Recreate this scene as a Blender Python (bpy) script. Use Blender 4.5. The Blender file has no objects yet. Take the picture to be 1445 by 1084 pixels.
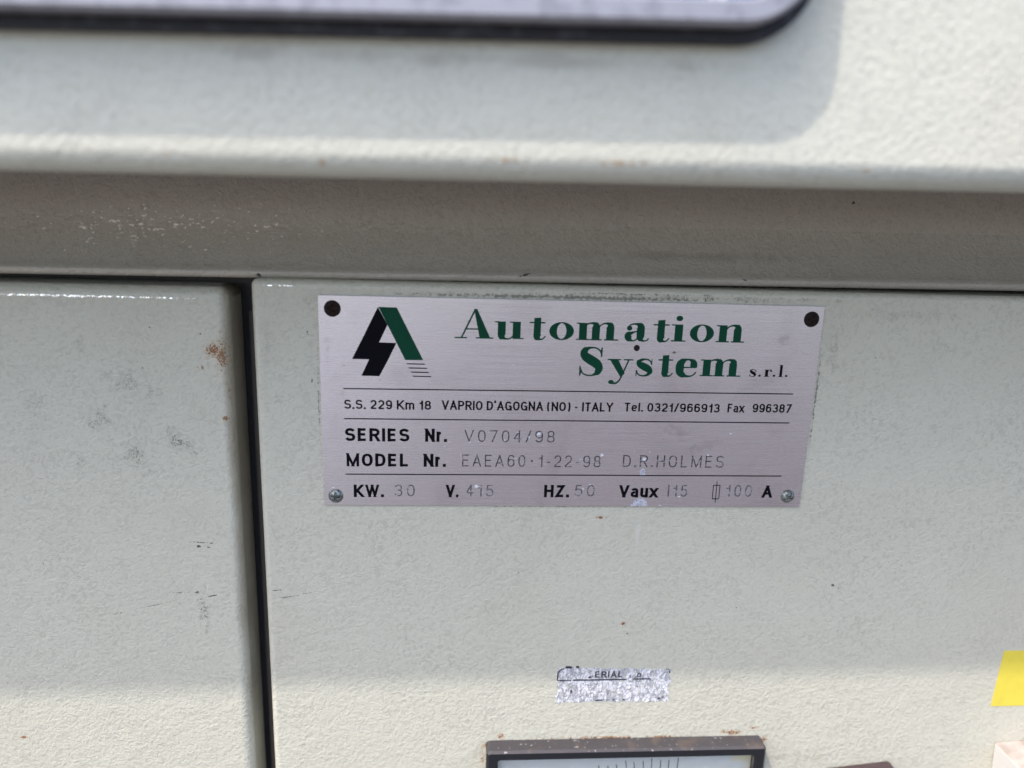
import bpy, bmesh, math, random
from mathutils import Matrix, Vector
random.seed(7)
S = bpy.context.scene
MM = 0.001

# ------------------------------------------------------------------ camera
cam_d = bpy.data.cameras.new('camera')
cam = bpy.data.objects.new('camera', cam_d)
S.collection.objects.link(cam)
S.camera = cam
# columns are the camera's right, up and back axes
M = Matrix(((0.9975887, -0.0150647, -0.0677481, -0.040742),
            (-0.0621665, 0.2400283, -0.9687733, -0.267392),
            (0.0308558, 0.9706490, 0.2385130, 0.074032),
            (0, 0, 0, 1)))
cam.matrix_world = M
cam_d.sensor_width = 36.0
cam_d.lens = 1084.21 / 1445 * 36.0
cam_d.clip_start = 0.01
cam_d.clip_end = 2000
cam_d.dof.use_dof = True
cam_d.dof.focus_distance = 0.285
cam_d.dof.aperture_fstop = 5.2

# ------------------------------------------------------------------ daylight
SUN_TRAVEL = Vector((1.15, 1.0, -2.57)).normalized()
to_sun = -SUN_TRAVEL
elev = math.asin(to_sun.z)
w = bpy.data.worlds.new('World')
S.world = w
w.use_nodes = True
nt = w.node_tree
sky = nt.nodes.new('ShaderNodeTexSky')
sky.sky_type = 'NISHITA'
sky.sun_disc = False
sky.sun_elevation = elev
sky.sun_rotation = math.atan2(to_sun.x, to_sun.y)
sky.air_density = 1.0
sky.dust_density = 3.0
sky.ozone_density = 0.9
bg = nt.nodes['Background']
bg.inputs['Strength'].default_value = 0.15
nt.links.new(sky.outputs[0], bg.inputs[0])

sun_d = bpy.data.lights.new('sun', 'SUN')
sun_d.energy = 2.0
sun_d.angle = math.radians(1.0)
sun_d.color = (0.84, 0.765, 0.67)
sun = bpy.data.objects.new('sun', sun_d)
S.collection.objects.link(sun)
sun.rotation_euler = SUN_TRAVEL.to_track_quat('-Z', 'Y').to_euler()
sun.location = (-2, -2, 4)

S.view_settings.view_transform = 'Standard'
S.view_settings.look = 'None'
S.view_settings.exposure = 1.31
S.view_settings.gamma = 1.0
S.view_settings.use_curve_mapping = False
S.cycles.max_bounces = 8
S.cycles.diffuse_bounces = 6


# ------------------------------------------------------------------ helpers
def empty(name, label, cat, loc=(0, 0, 0), group=None):
    o = bpy.data.objects.new(name, None)
    S.collection.objects.link(o)
    o.location = [c * MM for c in loc]
    tag(o, label, cat, group)
    return o


def tag(o, label=None, cat=None, group=None, kind=None):
    if label: o['label'] = label
    if cat: o['category'] = cat
    if group: o['group'] = group
    if kind: o['kind'] = kind
    return o


def link(name, bm, mats, parent=None, smooth=False, label=None, scale=True):
    """bm is in millimetres; one mesh object comes out in metres"""
    me = bpy.data.meshes.new(name)
    if scale:
        bmesh.ops.scale(bm, vec=(MM, MM, MM), verts=bm.verts)
    bm.normal_update()
    bm.to_mesh(me)
    bm.free()
    if not isinstance(mats, (list, tuple)): mats = [mats]
    for m in mats: me.materials.append(m)
    if smooth:
        for p in me.polygons:      # wide planes stay flat, their rounded edges are smooth
            el = min((me.vertices[p.vertices[k]].co - me.vertices[p.vertices[k - 1]].co).length for k in range(len(p.vertices)))
            p.use_smooth = el < .0072
    o = bpy.data.objects.new(name, me)
    S.collection.objects.link(o)
    if parent is not None:
        o.parent = parent
    if label: o['label'] = label
    return o


def box(bm, x0, x1, y0, y1, z0, z1, bevel=0, seg=3, pick=None):
    vs = [bm.verts.new((x, y, z)) for x in (x0, x1) for y in (y0, y1) for z in (z0, z1)]
    q = [(0, 1, 3, 2), (4, 6, 7, 5), (0, 4, 5, 1), (2, 3, 7, 6), (0, 2, 6, 4), (1, 5, 7, 3)]
    fs = [bm.faces.new([vs[i] for i in f]) for f in q]
    bmesh.ops.recalc_face_normals(bm, faces=fs)
    if bevel:
        es = {e for f in fs for e in f.edges}
        if pick: es = {e for e in es if pick(e)}
        bmesh.ops.bevel(bm, geom=list(es), offset=bevel, segments=seg, profile=0.5, affect='EDGES')


def extrude_x(bm, prof, x0, x1, n=1):
    """closed (y, z) profile swept along x"""
    rows = []
    for i in range(n + 1):
        x = x0 + (x1 - x0) * i / n
        rows.append([bm.verts.new((x, y, z)) for y, z in prof])
    k = len(prof)
    fs = []
    for a, b in zip(rows, rows[1:]):
        for j in range(k):
            fs.append(bm.faces.new((a[j], a[(j + 1) % k], b[(j + 1) % k], b[j])))
    fs.append(bm.faces.new(rows[0]))
    fs.append(bm.faces.new(rows[-1][::-1]))
    bmesh.ops.recalc_face_normals(bm, faces=fs)


def arc(cx, cy, r, a0, a1, n=6):
    return [(cx + r * math.cos(math.radians(a0 + (a1 - a0) * i / n)),
             cy + r * math.sin(math.radians(a0 + (a1 - a0) * i / n))) for i in range(n + 1)]


def rounded_rect(x0, x1, z0, z1, r, n=10):
    return (arc(x1 - r, z0 + r, r, -90, 0, n) + arc(x1 - r, z1 - r, r, 0, 90, n) +
            arc(x0 + r, z1 - r, r, 90, 180, n) + arc(x0 + r, z0 + r, r, 180, 270, n))


def ring_prism(bm, outer, inner, y0, y1, chamfer=0.0):
    """front ring between two outlines with the same number of points, from y1 (back) to y0 (front)"""
    def loop(pts, y): return [bm.verts.new((x, y, z)) for x, z in pts]
    n = len(outer)
    cx = sum(p[0] for p in outer) / n; cz = sum(p[1] for p in outer) / n
    def inset(pts, d):
        out = []
        for i, (x, z) in enumerate(pts):
            px, pz = pts[i - 1]; qx, qz = pts[(i + 1) % n]
            tx, tz = qx - px, qz - pz
            l = math.hypot(tx, tz) or 1
            out.append((x - tz / l * d, z + tx / l * d))
        return out
    loops = [loop(outer, y1), loop(outer, y0 + chamfer)]
    if chamfer: loops.append(loop(inset(outer, chamfer), y0))
    if inner:
        if chamfer: loops.append(loop(inset(inner, -chamfer * .5), y0))
        loops += [loop(inner, y0 + chamfer * .5), loop(inner, y1)]
    fs = []
    pairs = list(zip(loops, loops[1:])) + ([(loops[-1], loops[0])] if inner else [])
    for a, b in pairs:
        for j in range(n):
            fs.append(bm.faces.new((a[j], a[(j + 1) % n], b[(j + 1) % n], b[j])))
    if not inner:
        fs.append(bm.faces.new(loops[0])); fs.append(bm.faces.new(loops[-1][::-1]))
    bmesh.ops.recalc_face_normals(bm, faces=fs)
    return fs


# ------------------------------------------------------------------ materials
class Mat:
    def __init__(self, name, base=(.5, .5, .5), rough=.5, metal=0, spec=.5):
        self.m = bpy.data.materials.new(name)
        self.m.use_nodes = True
        self.t = self.m.node_tree
        self.b = self.t.nodes['Principled BSDF']
        self.b.inputs['Base Color'].default_value = (*base, 1)
        self.b.inputs['Roughness'].default_value = rough
        self.b.inputs['Metallic'].default_value = metal
        self.b.inputs['Specular IOR Level'].default_value = spec
        self.col = None
        self.base = base
        self._mm = None
        self._noise = {}

    def node(self, kind, **kw):
        n = self.t.nodes.new(kind)
        for k, v in kw.items(): setattr(n, k, v)
        return n

    def put(self, sock, v):
        if hasattr(v, 'is_output'): self.t.links.new(v, sock)
        else: sock.default_value = v

    def mm(self):
        """object coordinates in millimetres"""
        if self._mm is None:
            tc = self.node('ShaderNodeTexCoord')
            vm = self.node('ShaderNodeVectorMath', operation='SCALE')
            self.t.links.new(tc.outputs['Object'], vm.inputs[0])
            vm.inputs['Scale'].default_value = 1000
            self._mm = vm.outputs[0]
        return self._mm

    def math(self, op, a, b=0.0, clamp=False):
        n = self.node('ShaderNodeMath', operation=op, use_clamp=clamp)
        self.put(n.inputs[0], a); self.put(n.inputs[1], b)
        return n.outputs[0]

    def mapr(self, v, a, b, c=0.0, d=1.0, smooth=True):
        n = self.node('ShaderNodeMapRange')
        if smooth: n.interpolation_type = 'SMOOTHSTEP'
        self.put(n.inputs[0], v)
        for i, k in enumerate((a, b, c, d)): n.inputs[1 + i].default_value = k
        return n.outputs[0]

    def noise(self, scale, detail=2.0, dist=0.0, stretch=None, rough=.5, offset=(0, 0, 0)):
        key = (scale, detail, dist, stretch, rough, offset)
        if key not in self._noise:
            n = self.node('ShaderNodeTexNoise')
            v = self.mm()
            if stretch or any(offset):
                mp = self.node('ShaderNodeMapping')
                self.t.links.new(v, mp.inputs[0])
                mp.inputs['Location'].default_value = offset
                mp.inputs['Scale'].default_value = stretch or (1, 1, 1)
                v = mp.outputs[0]
            self.t.links.new(v, n.inputs['Vector'])
            n.inputs['Scale'].default_value = scale
            n.inputs['Detail'].default_value = detail
            n.inputs['Roughness'].default_value = rough
            n.inputs['Distortion'].default_value = dist
            self._noise[key] = n.outputs['Fac']
        return self._noise[key]

    def mix(self, fac, colour):
        n = self.node('ShaderNodeMix', data_type='RGBA')
        self.put(n.inputs[0], fac)
        if self.col is None: n.inputs[6].default_value = (*self.base, 1)
        else: self.t.links.new(self.col, n.inputs[6])
        n.inputs[7].default_value = (*colour, 1)
        self.col = n.outputs[2]
        self.t.links.new(self.col, self.b.inputs['Base Color'])

    def where(self, x, z, rx, rz, rot=0):
        """elliptic distance from a point of the xz plane, 1 at the rim"""
        mp = self.node('ShaderNodeMapping', vector_type='TEXTURE')
        self.t.links.new(self.mm(), mp.inputs[0])
        mp.inputs['Location'].default_value = (x, 0, z)
        mp.inputs['Rotation'].default_value = (0, math.radians(-rot), 0)
        mp.inputs['Scale'].default_value = (rx, 1e7, rz)
        ln = self.node('ShaderNodeVectorMath', operation='LENGTH')
        self.t.links.new(mp.outputs[0], ln.inputs[0])
        return ln.outputs['Value']

    def stain(self, x, z, rx, rz, colour, rot=0, scale=.8, lo=.3, soft=.12, amount=1.0, fall=.5, detail=4):
        d = self.where(x, z, rx, rz, rot)
        n = self.noise(scale, detail, .3)
        v = self.math('SUBTRACT', n, self.math('MULTIPLY', d, fall))
        self.mix(self.mapr(v, lo, lo + soft, 0, amount), colour)

    def bump(self, height, strength, dist):
        n = self.node('ShaderNodeBump')
        n.inputs['Strength'].default_value = strength
        n.inputs['Distance'].default_value = dist
        self.t.links.new(height, n.inputs['Height'])
        self.t.links.new(n.outputs[0], self.b.inputs['Normal'])
        return n


CREAM = (0.53, 0.52, 0.44)
RUST = (0.21, 0.085, 0.03)
GRIME = (0.10, 0.095, 0.085)
BLACK = (0.012, 0.012, 0.014)


def paint(name, base=CREAM, size=1.0, bump=1.0, rough=.30):
    """leather-grained powder coat"""
    m = Mat(name, base, rough, 0, .5)
    a = m.noise(.66 / size, 1.5, .55)
    ridge = m.noise(.46 / size, 1.0, .8, None, .5, (31, 7, 13))
    worm = m.math('ABSOLUTE', m.math('SUBTRACT', ridge, .5))
    worm = m.mapr(worm, 0.0, .16)
    big = m.noise(.13 / size, 2.0, .4)
    h = m.math('ADD', m.math('MULTIPLY', worm, .22), a)
    h = m.math('ADD', h, m.math('MULTIPLY', big, .9))
    m.bump(h, bump, .00027)
    # dirt in the hollows of the grain, plus cavity shade painted in
    hollow = m.math('SUBTRACT', 1.0, m.mapr(m.math('ADD', a, m.math('MULTIPLY', worm, .12)), .36, .58))
    m.mix(m.math('MULTIPLY', hollow, m.mapr(m.noise(.03, 3, .4), .3, .7, .10, .26)), (base[0] * .48, base[1] * .47, base[2] * .45))
    # broad unevenness of tone, dirt lying in the grain
    m.mix(m.mapr(m.noise(.018, 4, .6), .42, .75, 0, .18), (base[0] * .84, base[1] * .79, base[2] * .76))
    dirt = m.math('MULTIPLY', m.mapr(m.noise(.05, 4, .4), .45, .7), m.mapr(worm, .5, 0.0))
    m.mix(m.math('MULTIPLY', dirt, .10), (.20, .19, .17))
    r = m.mapr(m.noise(.03, 3), .3, .7, rough - .07, rough + .1)
    m.t.links.new(r, m.b.inputs['Roughness'])
    m.worm = worm
    return m


def smudge(m, x, z, rx, rz, rot=0, amount=.5, lo=.25):
    """grey rub mark caught on the raised grain"""
    d = m.where(x, z, rx, rz, rot)
    v = m.math('SUBTRACT', m.noise(.35, 4, .5), m.math('MULTIPLY', d, .33))
    a = m.mapr(v, lo, lo + .3, 0, amount)
    a = m.math('MULTIPLY', a, m.mapr(m.noise(2.2, 2, .4), .44, .56))
    m.mix(a, GRIME)


def rust_spots(m, spots, scale=1.5):
    for x, z, rx, rz, lo in spots:
        m.stain(x, z, rx * 1.6, rz * 1.6, (.42, .27, .14), 0, .6, lo - .06, .25, .45)
        m.stain(x, z, rx, rz, RUST, 0, scale, lo, .08, .95)


# left door paint
m_left = paint('door_paint_worn')
for a in ((-156, 6, 15, 9, -25, .42), (-168, -7, 6, 7, -40, .65), (-156, -21, 5, 9, 30, .65), (-141, -15, 9, 5, -45, .85),
          (-176, -24, 4, 6, 0, .6), (-136, -82, 3, 10, 0, .7), (-190, -2, 9, 8, 0, .25), (-172, 20, 3, 4, 0, .5)):
    smudge(m_left, *a)
for (x, z, rx, rz, rot, lo) in ((-136.9, -54.6, 5.5, .35, -4, .26), (-136.6, -56.2, 1.1, .65, 0, .1), (-132.3, -55.0, 1.2, .4, 15, .18),
                                (-133, -56.6, 2.4, .4, -12, .28), (-146, -75.2, 8.5, .22, 0, .27), (-138.3, -75, 2.6, .7, 10, .3),
                                (-133.0, -76.6, 3.4, .28, 12, .12), (-137.5, -78, 3, .3, 14, .25), (-155, -80.5, 12, .25, 13, .25),
                                (-168, -83.8, 7, .22, 12, .3), (-137.5, -86, 2.0, 4, 20, .42), (-151.5, 11.5, .6, .5, 0, .15),
                                (-148, 26, .5, .5, 0, .2), (-131, 24, .5, .6, 0, .2), (-132.6, 12, 1.0, 1.5, 0, .35), (-140, -110, .5, .5, 0, .2)):
    m_left.stain(x, z, rx, rz, (.03, .03, .032), rot, 1.3, lo, .1, .9)
rust_spots(m_left, ((-126.6, 18.2, 5.8, 5.2, .30), (-124.0, 16.0, 3.8, 11, .31), (-131, 12, 2, 3, .4), (-124, -6.6, 1.6, 1.7, .22), (-122.5, 3, 1.4, 8, .42),
                    (-208.4, -137.2, 1.9, .8, .2), (-193, -63, .6, .6, .3), (-121.5, -120, 1.3, 14, .47)))
m_left.stain(-121.6, -20, 3.4, 150, (.27, .215, .145), 0, .03, -.15, .7, .75, .7)
def edge_glint(m, x, z, rx, rz, lo):
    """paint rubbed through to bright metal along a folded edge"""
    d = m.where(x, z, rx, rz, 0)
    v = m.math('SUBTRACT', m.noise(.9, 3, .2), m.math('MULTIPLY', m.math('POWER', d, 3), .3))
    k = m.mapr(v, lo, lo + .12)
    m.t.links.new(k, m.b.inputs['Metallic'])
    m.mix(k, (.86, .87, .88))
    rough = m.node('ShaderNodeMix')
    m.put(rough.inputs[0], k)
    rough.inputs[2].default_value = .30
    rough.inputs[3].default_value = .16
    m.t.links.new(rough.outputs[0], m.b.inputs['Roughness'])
edge_glint(m_left, -172, 36.2, 47, .42, .33)  # door-top highlight painted on as a thin metallic streak

# right door paint
m_right = paint('door_paint')
for a in ((96, 22, 4, 12, 0, .45), (-92, 36, 4, 4, 0, .3), (-108, 20, 3, 20, 0, .2), (120, 36, 30, 3, 0, .3),
          (-105, 2, 3, 3, 0, .3), (40, 40.5, 90, 1.5, 0, .7)):
    smudge(m_right, *a)
# dirt left round the edge of the nameplate
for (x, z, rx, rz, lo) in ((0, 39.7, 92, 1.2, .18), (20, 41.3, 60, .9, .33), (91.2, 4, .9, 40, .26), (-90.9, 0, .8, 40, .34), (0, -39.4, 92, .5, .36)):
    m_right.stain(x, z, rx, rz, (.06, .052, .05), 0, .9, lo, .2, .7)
for (x, z, rx, rz, rot, lo) in ((-108.5, -73.8, 3.6, .28, 5, .25), (-104.5, -76.6, 5.2, .27, 9, .15), (-97, -75, 4, .22, 9, .28), (108.1, -72.3, 1.0, .8, 0, .16),
                                (110.5, -73.6, .6, .3, 0, .2), (26.9, -93.1, .6, .6, 0, .15), (-17.2, -66.5, .4, .4, 0, .2), (70, -82, .4, .4, 0, .2),
                                (-60, -95, .4, .5, 0, .2), (-100, -50, .5, .5, 0, .25), (112, 20, .6, .4, 0, .2), (104, -30, .5, .4, 0, .25),
                                (-94, 25, .7, 3.5, 10, .33), (-93, 8, .6, 3, 0, .33)):
    m_right.stain(x, z, rx, rz, (.03, .03, .032), rot, 1.3, lo, .1, .9)
rust_spots(m_right, ((25.0, -88.7, 1.2, .9, .2), (13.2, -43.6, 2.4, 1.5, .30), (-27.2, -143.6, 4, 2.6, .30), (-22, -139.4, 3.4, 2.6, .36),
                     (-29, -150, 1.5, 5, .36), (24, -141.0, 18, 1.3, .32), (45, -140.9, 14, 1.1, .34), (-4, -141.6, 16, 1.2, .38), (74, -139.2, 8, 2.4, .31),
                     (83, -137.5, 3.5, 2.0, .38), (88.0, -143, 2.2, 2.6, .30), (10, -141, 70, 2.2, .47)))
edge_glint(m_right, -103, 41.45, 9, .3, .42)
# pale drip running over the door and an old wiped patch
m_right.stain(95, -152, 60, 6, (.30, .28, .22), 0, .2, .2, .4, .35)
m_right.stain(28, -52, 2.0, 14, (.66, .65, .60), 0, .15, .15, .4, .4)

m_header = paint('header_paint', (0.42, .385, .335), 1.0, 1.0, .28)  # door paint with the shade under the hood put into its base
m_header.stain(-18, 46.8, 3, .5, BLACK, 15, 1.3, .2, .1, .9)
m_header.stain(62, 46.3, 2.4, .5, BLACK, -20, 1.3, .24, .1, .9)
m_header.stain(104, 74.5, .8, .7, BLACK, 0, 1.3, .05, .1, .9)
m_header.stain(-110.5, 45.2, 1.6, .8, BLACK, 0, 1.3, .15, .1, .9)
# specular glints at the left of the header, painted as pale flecks
d = m_header.where(-146, 62, 50, 9)
v = m_header.math('SUBTRACT', m_header.noise(.75, 3, .3, (.7, 1, 1.3)), m_header.math('MULTIPLY', d, .10))
m_header.mix(m_header.mapr(v, .57, .62, 0, .9), (.85, .78, .72))
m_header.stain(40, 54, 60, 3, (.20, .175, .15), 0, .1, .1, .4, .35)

m_hood = paint('hood_paint', (0.545, .545, .475), 1.15, 1.0, .36)
for (x, z, rx, rz, lo) in ((-73.3, 81.2, 1.6, 1.8, .2), (-30, 82.5, 11, 2.6, .34), (-2, 82.5, 11, 2.6, .30), (60, 82, 6, 2, .4), (75, 122, 1.2, .9, .25), (-110, 82, 5, 2, .4)):
    m_hood.stain(x, z, rx, rz, (.38, .25, .14), 0, .6, lo, .22, .75)
m_hood.stain(-30, 105, 130, 3, (.30, .27, .24), 0, .12, .12, .4, .45)  # contact shade below the window gasket, painted as a soft dark band

m_inner = paint('frame_paint', (.10, .10, .105), 1.0, .4, .5)

m_seal = Mat('door_seal_rubber', (.08, .068, .062), .6)

# nameplate metal
m_plate = Mat('brushed_aluminium', (.84, .82, .865), .28, .95)
br = m_plate.noise(1.0, 3, 0, (.02, 1, 9.0))
m_plate.mix(m_plate.mapr(br, .3, .7, 0, .22), (.62, .605, .64))
m_plate.mix(m_plate.mapr(m_plate.noise(.045, 4, .6), .5, .75, 0, .22), (.45, .40, .42))
for (x, z, rx, rz, rot, amt) in ((40, -9, 12, 5, -25, .22), (52, -14, 13, 4, 20, .16), (46, -16, 3, 5, 0, .16), (-85.1, 34.1, 4.2, 4.2, 0, .5), (85.5, 33.9, 4.2, 4.2, 0, .5), (-85.5, -35.1, 4, 4, 0, .45), (84.7, -34.3, 4, 4, 0, .45), (-82, 4, 1.5, 3, 0, .3), (76, 26, 5, 4, 0, .25), (-87, 20, 2, 14, 0, .2)):
    m_plate.stain(x, z, rx, rz, (.25, .22, .23), rot, .5, .2, .3, amt)
for (x, z, rx, rz) in ((-69.0, 9.0, .28, .28), (36.2, 20.8, .75, .5), (-81.5, 14, .3, .25)):
    m_plate.stain(x, z, rx, rz, (.05, .05, .06), 0, 2, .05, .1, .8)
m_plate.t.links.new(m_plate.mapr(br, .25, .75, .20, .34), m_plate.b.inputs['Roughness'])
m_plate.bump(br, .25, .00004)

m_black = Mat('black_ink', (.0035, .0035, .006), .6, 0, .06)
m_green = Mat('green_ink', (.0015, .050, .026), .5, 0, .12)
m_green.mix(m_green.mapr(m_green.noise(.3, 4), .45, .75, 0, .35), (.002, .036, .021))
m_engr = Mat('scratched_metal', (.05, .05, .06), .4, .5)
m_engr.mix(m_engr.mapr(m_engr.noise(.75, 3, .4), .50, .66, 0, .75), (.42, .40, .44))
m_engr_faint = Mat('faint_scratched_metal', (.12, .12, .14), .4, .5)
m_engr_faint.mix(m_engr_faint.mapr(m_engr_faint.noise(.75, 3, .4), .49, .66, 0, .85), (.52, .50, .54))
m_white = Mat('white_paint_spots', (.72, .74, .82), .5)
m_white.bump(m_white.noise(3, 2), .4, .0002)

m_steel = Mat('zinc_steel', (.30, .33, .32), .38, .85)
m_steel.mix(m_steel.mapr(m_steel.noise(1.1, 4), .42, .65, 0, .85), (.07, .065, .06))
m_steel.bump(m_steel.noise(1.5, 3), .35, .0003)
m_rusty = Mat('rusty_steel', (.014, .008, .007), .75, 0, .2)
m_rusty.mix(m_rusty.mapr(m_rusty.noise(1.2, 4), .5, .7, 0, .8), (.045, .022, .016))
m_rusty.bump(m_rusty.noise(1.6, 4), .8, .0004)
m_hole = Mat('drilled_hole', (.006, .004, .005), .9)

m_bezel = Mat('black_plastic', (.012, .013, .018), .35)
m_dust = Mat('dusty_plastic', (.05, .046, .052), .6)
m_dust.mix(m_dust.mapr(m_dust.noise(.55, 4, .3), .64, .70, 0, .6), (.40, .38, .38))
m_dust.mix(m_dust.mapr(m_dust.noise(.12, 4, .3), .5, .75, 0, .5), (.13, .095, .075))
m_dial = Mat('dial_card', (.66, .72, .74), .5)  # pale blue of the glass reflection put into the card's colour
m_dial.stain(54, -2, 16, 30, (.72, .66, .40), 0, .1, .1, .3, .8)
m_glass = Mat('meter_glass', (1, 1, 1), .03)
m_glass.b.inputs['Transmission Weight'].default_value = 1
m_glass.b.inputs['IOR'].default_value = 1.45
m_brown = Mat('brown_plastic', (.055, .036, .040), .5)
m_brown.mix(m_brown.mapr(m_brown.noise(.3, 4), .5, .7, 0, .6), (.12, .085, .075))
m_whitebox = Mat('white_plastic', (.70, .68, .65), .45)
m_whitedirt = Mat('dirty_white_plastic', (.46, .41, .385), .6)
m_whitedirt.mix(m_whitedirt.mapr(m_whitedirt.noise(.12, 5, .4), .40, .7, 0, .6), (.26, .20, .175))
m_yellow = Mat('yellow_film', (.70, .58, .07), .42)
m_yellow.mix(m_yellow.mapr(m_yellow.noise(.2, 4), .4, .8, 0, .5), (.60, .49, .06))
m_yellow.bump(m_yellow.noise(.5, 2), .25, .0002)
m_rim = Mat('grey_metal_rim', (.33, .33, .375), .42, .3)
m_rim.mix(m_rim.mapr(m_rim.noise(.22, 5, .4), .45, .68, 0, .6), (.20, .20, .235))
m_rim.bump(m_rim.noise(.8, 3), .3, .0003)
m_rubber = Mat('black_rubber', (.012, .012, .017), .7)
m_rubber.mix(m_rubber.mapr(m_rubber.noise(.3, 4, .3), .5, .7, 0, .5), (.07, .07, .085))
m_pane = Mat('window_pane', (.10, .16, .28), .12, 0, .8)
m_pane.mix(m_pane.mapr(m_pane.noise(.09, 3, .3), .52, .62, 0, .9), (.70, .70, .74))
m_pane.t.links.new(m_pane.mapr(m_pane.noise(.2, 3), .3, .7, .08, .3), m_pane.b.inputs['Roughness'])
m_bounce_ground = Mat('paving', (.075, .066, .060), .85)
m_bounce_ground.mix(m_bounce_ground.mapr(m_bounce_ground.noise(.004, 5), .4, .65, 0, .6), (.095, .085, .077))
def reflection_patch(x, y, rx, ry, colour, amount):
    mp = m_bounce_ground.node('ShaderNodeMapping', vector_type='TEXTURE')
    m_bounce_ground.t.links.new(m_bounce_ground.mm(), mp.inputs[0])
    mp.inputs['Location'].default_value = (x, y, 0)
    mp.inputs['Scale'].default_value = (rx, ry, 1e7)
    l_ = m_bounce_ground.node('ShaderNodeVectorMath', operation='LENGTH')
    m_bounce_ground.t.links.new(mp.outputs[0], l_.inputs[0])
    v_ = m_bounce_ground.math('SUBTRACT', l_.outputs['Value'], m_bounce_ground.math('MULTIPLY', m_bounce_ground.noise(.002, 3), .4))
    m_bounce_ground.mix(m_bounce_ground.mapr(v_, .95, .55, 0, amount), colour)
reflection_patch(-2600, -6500, 2600, 5200, (.19, .19, .20), .9)     # made-up pale patch, lightens the left of the plate's reflection
reflection_patch(900, -5200, 1500, 3600, (.066, .053, .055), .9)      # made-up dark reddish patch, darkens the middle of the plate's reflection
reflection_patch(4800, -5500, 2200, 4000, (.14, .13, .12), .8)  # made-up paler patch, lightens the right of the plate's reflection
m_bounce_ground.bump(m_bounce_ground.noise(.05, 5), .4, .01)

# ------------------------------------------------------------------ ground out of view, added to bounce light up onto the cabinet
bm = bmesh.new()
box(bm, -60000, 60000, -60000, 60000, -1260, -1250)
added_ground = link('ground', bm, m_bounce_ground.m)
tag(added_ground, kind='structure')

# ------------------------------------------------------------------ cabinet
cabinet = empty('electrical_cabinet', 'cream grey grained steel cabinet with two doors under an overhanging top', 'cabinet')

HOOD_Y = -75.0
TOP = 520
prof = [(420, TOP), (HOOD_Y + 4, TOP)] + arc(HOOD_Y + 4, TOP - 4, 4, 90, 180)[1:] + \
       arc(HOOD_Y + 6.0, 77.8 + 6.0, 6.0, 180, 270, 14) + [(HOOD_Y + 16, 77.8), (HOOD_Y + 16, 112), (420, 112)]
bm = bmesh.new()
extrude_x(bm, prof, -640, 520)
hood = link('hood', bm, m_hood.m, cabinet, True)
hood.rotation_euler.y = -0.0106

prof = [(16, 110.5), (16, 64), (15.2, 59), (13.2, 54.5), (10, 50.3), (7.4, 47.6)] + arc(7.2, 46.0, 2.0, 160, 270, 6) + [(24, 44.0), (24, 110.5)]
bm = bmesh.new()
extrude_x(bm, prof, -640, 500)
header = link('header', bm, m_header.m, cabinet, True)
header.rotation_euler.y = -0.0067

bm = bmesh.new()
box(bm, -630, 490, 30.5, 400, -1150, 74)
link('inner_frame', bm, m_inner.m, cabinet)
bm = bmesh.new()
box(bm, -118.6, -106, 17.5, 30.4, -1140, 30.5, 1.0, 2)
link('door_seal', bm, m_seal.m, cabinet)
bm = bmesh.new()
box(bm, -618, 478, 24, 398, -1250, -1150)
link('plinth', bm, m_bezel.m, cabinet)

front = lambda e: sum(v.co.y < 5 for v in e.verts) == 2 or abs(e.verts[0].co.y - e.verts[1].co.y) > 5
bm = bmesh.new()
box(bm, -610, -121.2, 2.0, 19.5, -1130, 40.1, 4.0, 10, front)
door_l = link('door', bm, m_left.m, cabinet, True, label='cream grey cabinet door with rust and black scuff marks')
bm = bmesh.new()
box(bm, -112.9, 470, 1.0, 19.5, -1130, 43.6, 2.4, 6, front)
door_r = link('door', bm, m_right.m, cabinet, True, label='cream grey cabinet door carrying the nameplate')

# ------------------------------------------------------------------ framed window on the hood
fw = empty('framed_window', 'grey metal rimmed window with rounded corner and black gasket on the cabinet top', 'window', (38.7, HOOD_Y, 113.1))
fw.rotation_euler.y = -0.022
X1, Z0 = 0.0, 0.0
out = rounded_rect(X1 - 420, X1, Z0, 260, 17)
inn = rounded_rect(X1 - 414.8, X1 - 5.2, Z0 + 5.2, 254.8, 11.9)
bm = bmesh.new()
ring_prism(bm, out, inn, -10.0, -4.4, .9)
link('rim', bm, m_rim.m, fw, False)
bm = bmesh.new()
ring_prism(bm, rounded_rect(X1 - 421.5, X1 + 1.5, Z0 - 2.8, 261, 17), None, -4.4, -0.5)
link('gasket', bm, m_rubber.m, fw)
bm = bmesh.new()
ring_prism(bm, rounded_rect(X1 - 415.1, X1 - 4.9, Z0 + 4.9, 255.1, 12), None, -7.4, -4.6)
link('window_pane', bm, m_pane.m, fw)

# ------------------------------------------------------------------ nameplate
PW, PH = 180.0, 77.6
plate_t = empty('nameplate', 'brushed aluminium nameplate with green Automation System lettering screwed to the cabinet door', 'nameplate', (0, 0, 0))
bm = bmesh.new()
box(bm, -PW / 2, PW / 2, 0, 0.97, -PH / 2, PH / 2, .22, 2)
link('plate', bm, m_plate.m, plate_t)

PRINT_Y = -0.02
zstep = [0]


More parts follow.
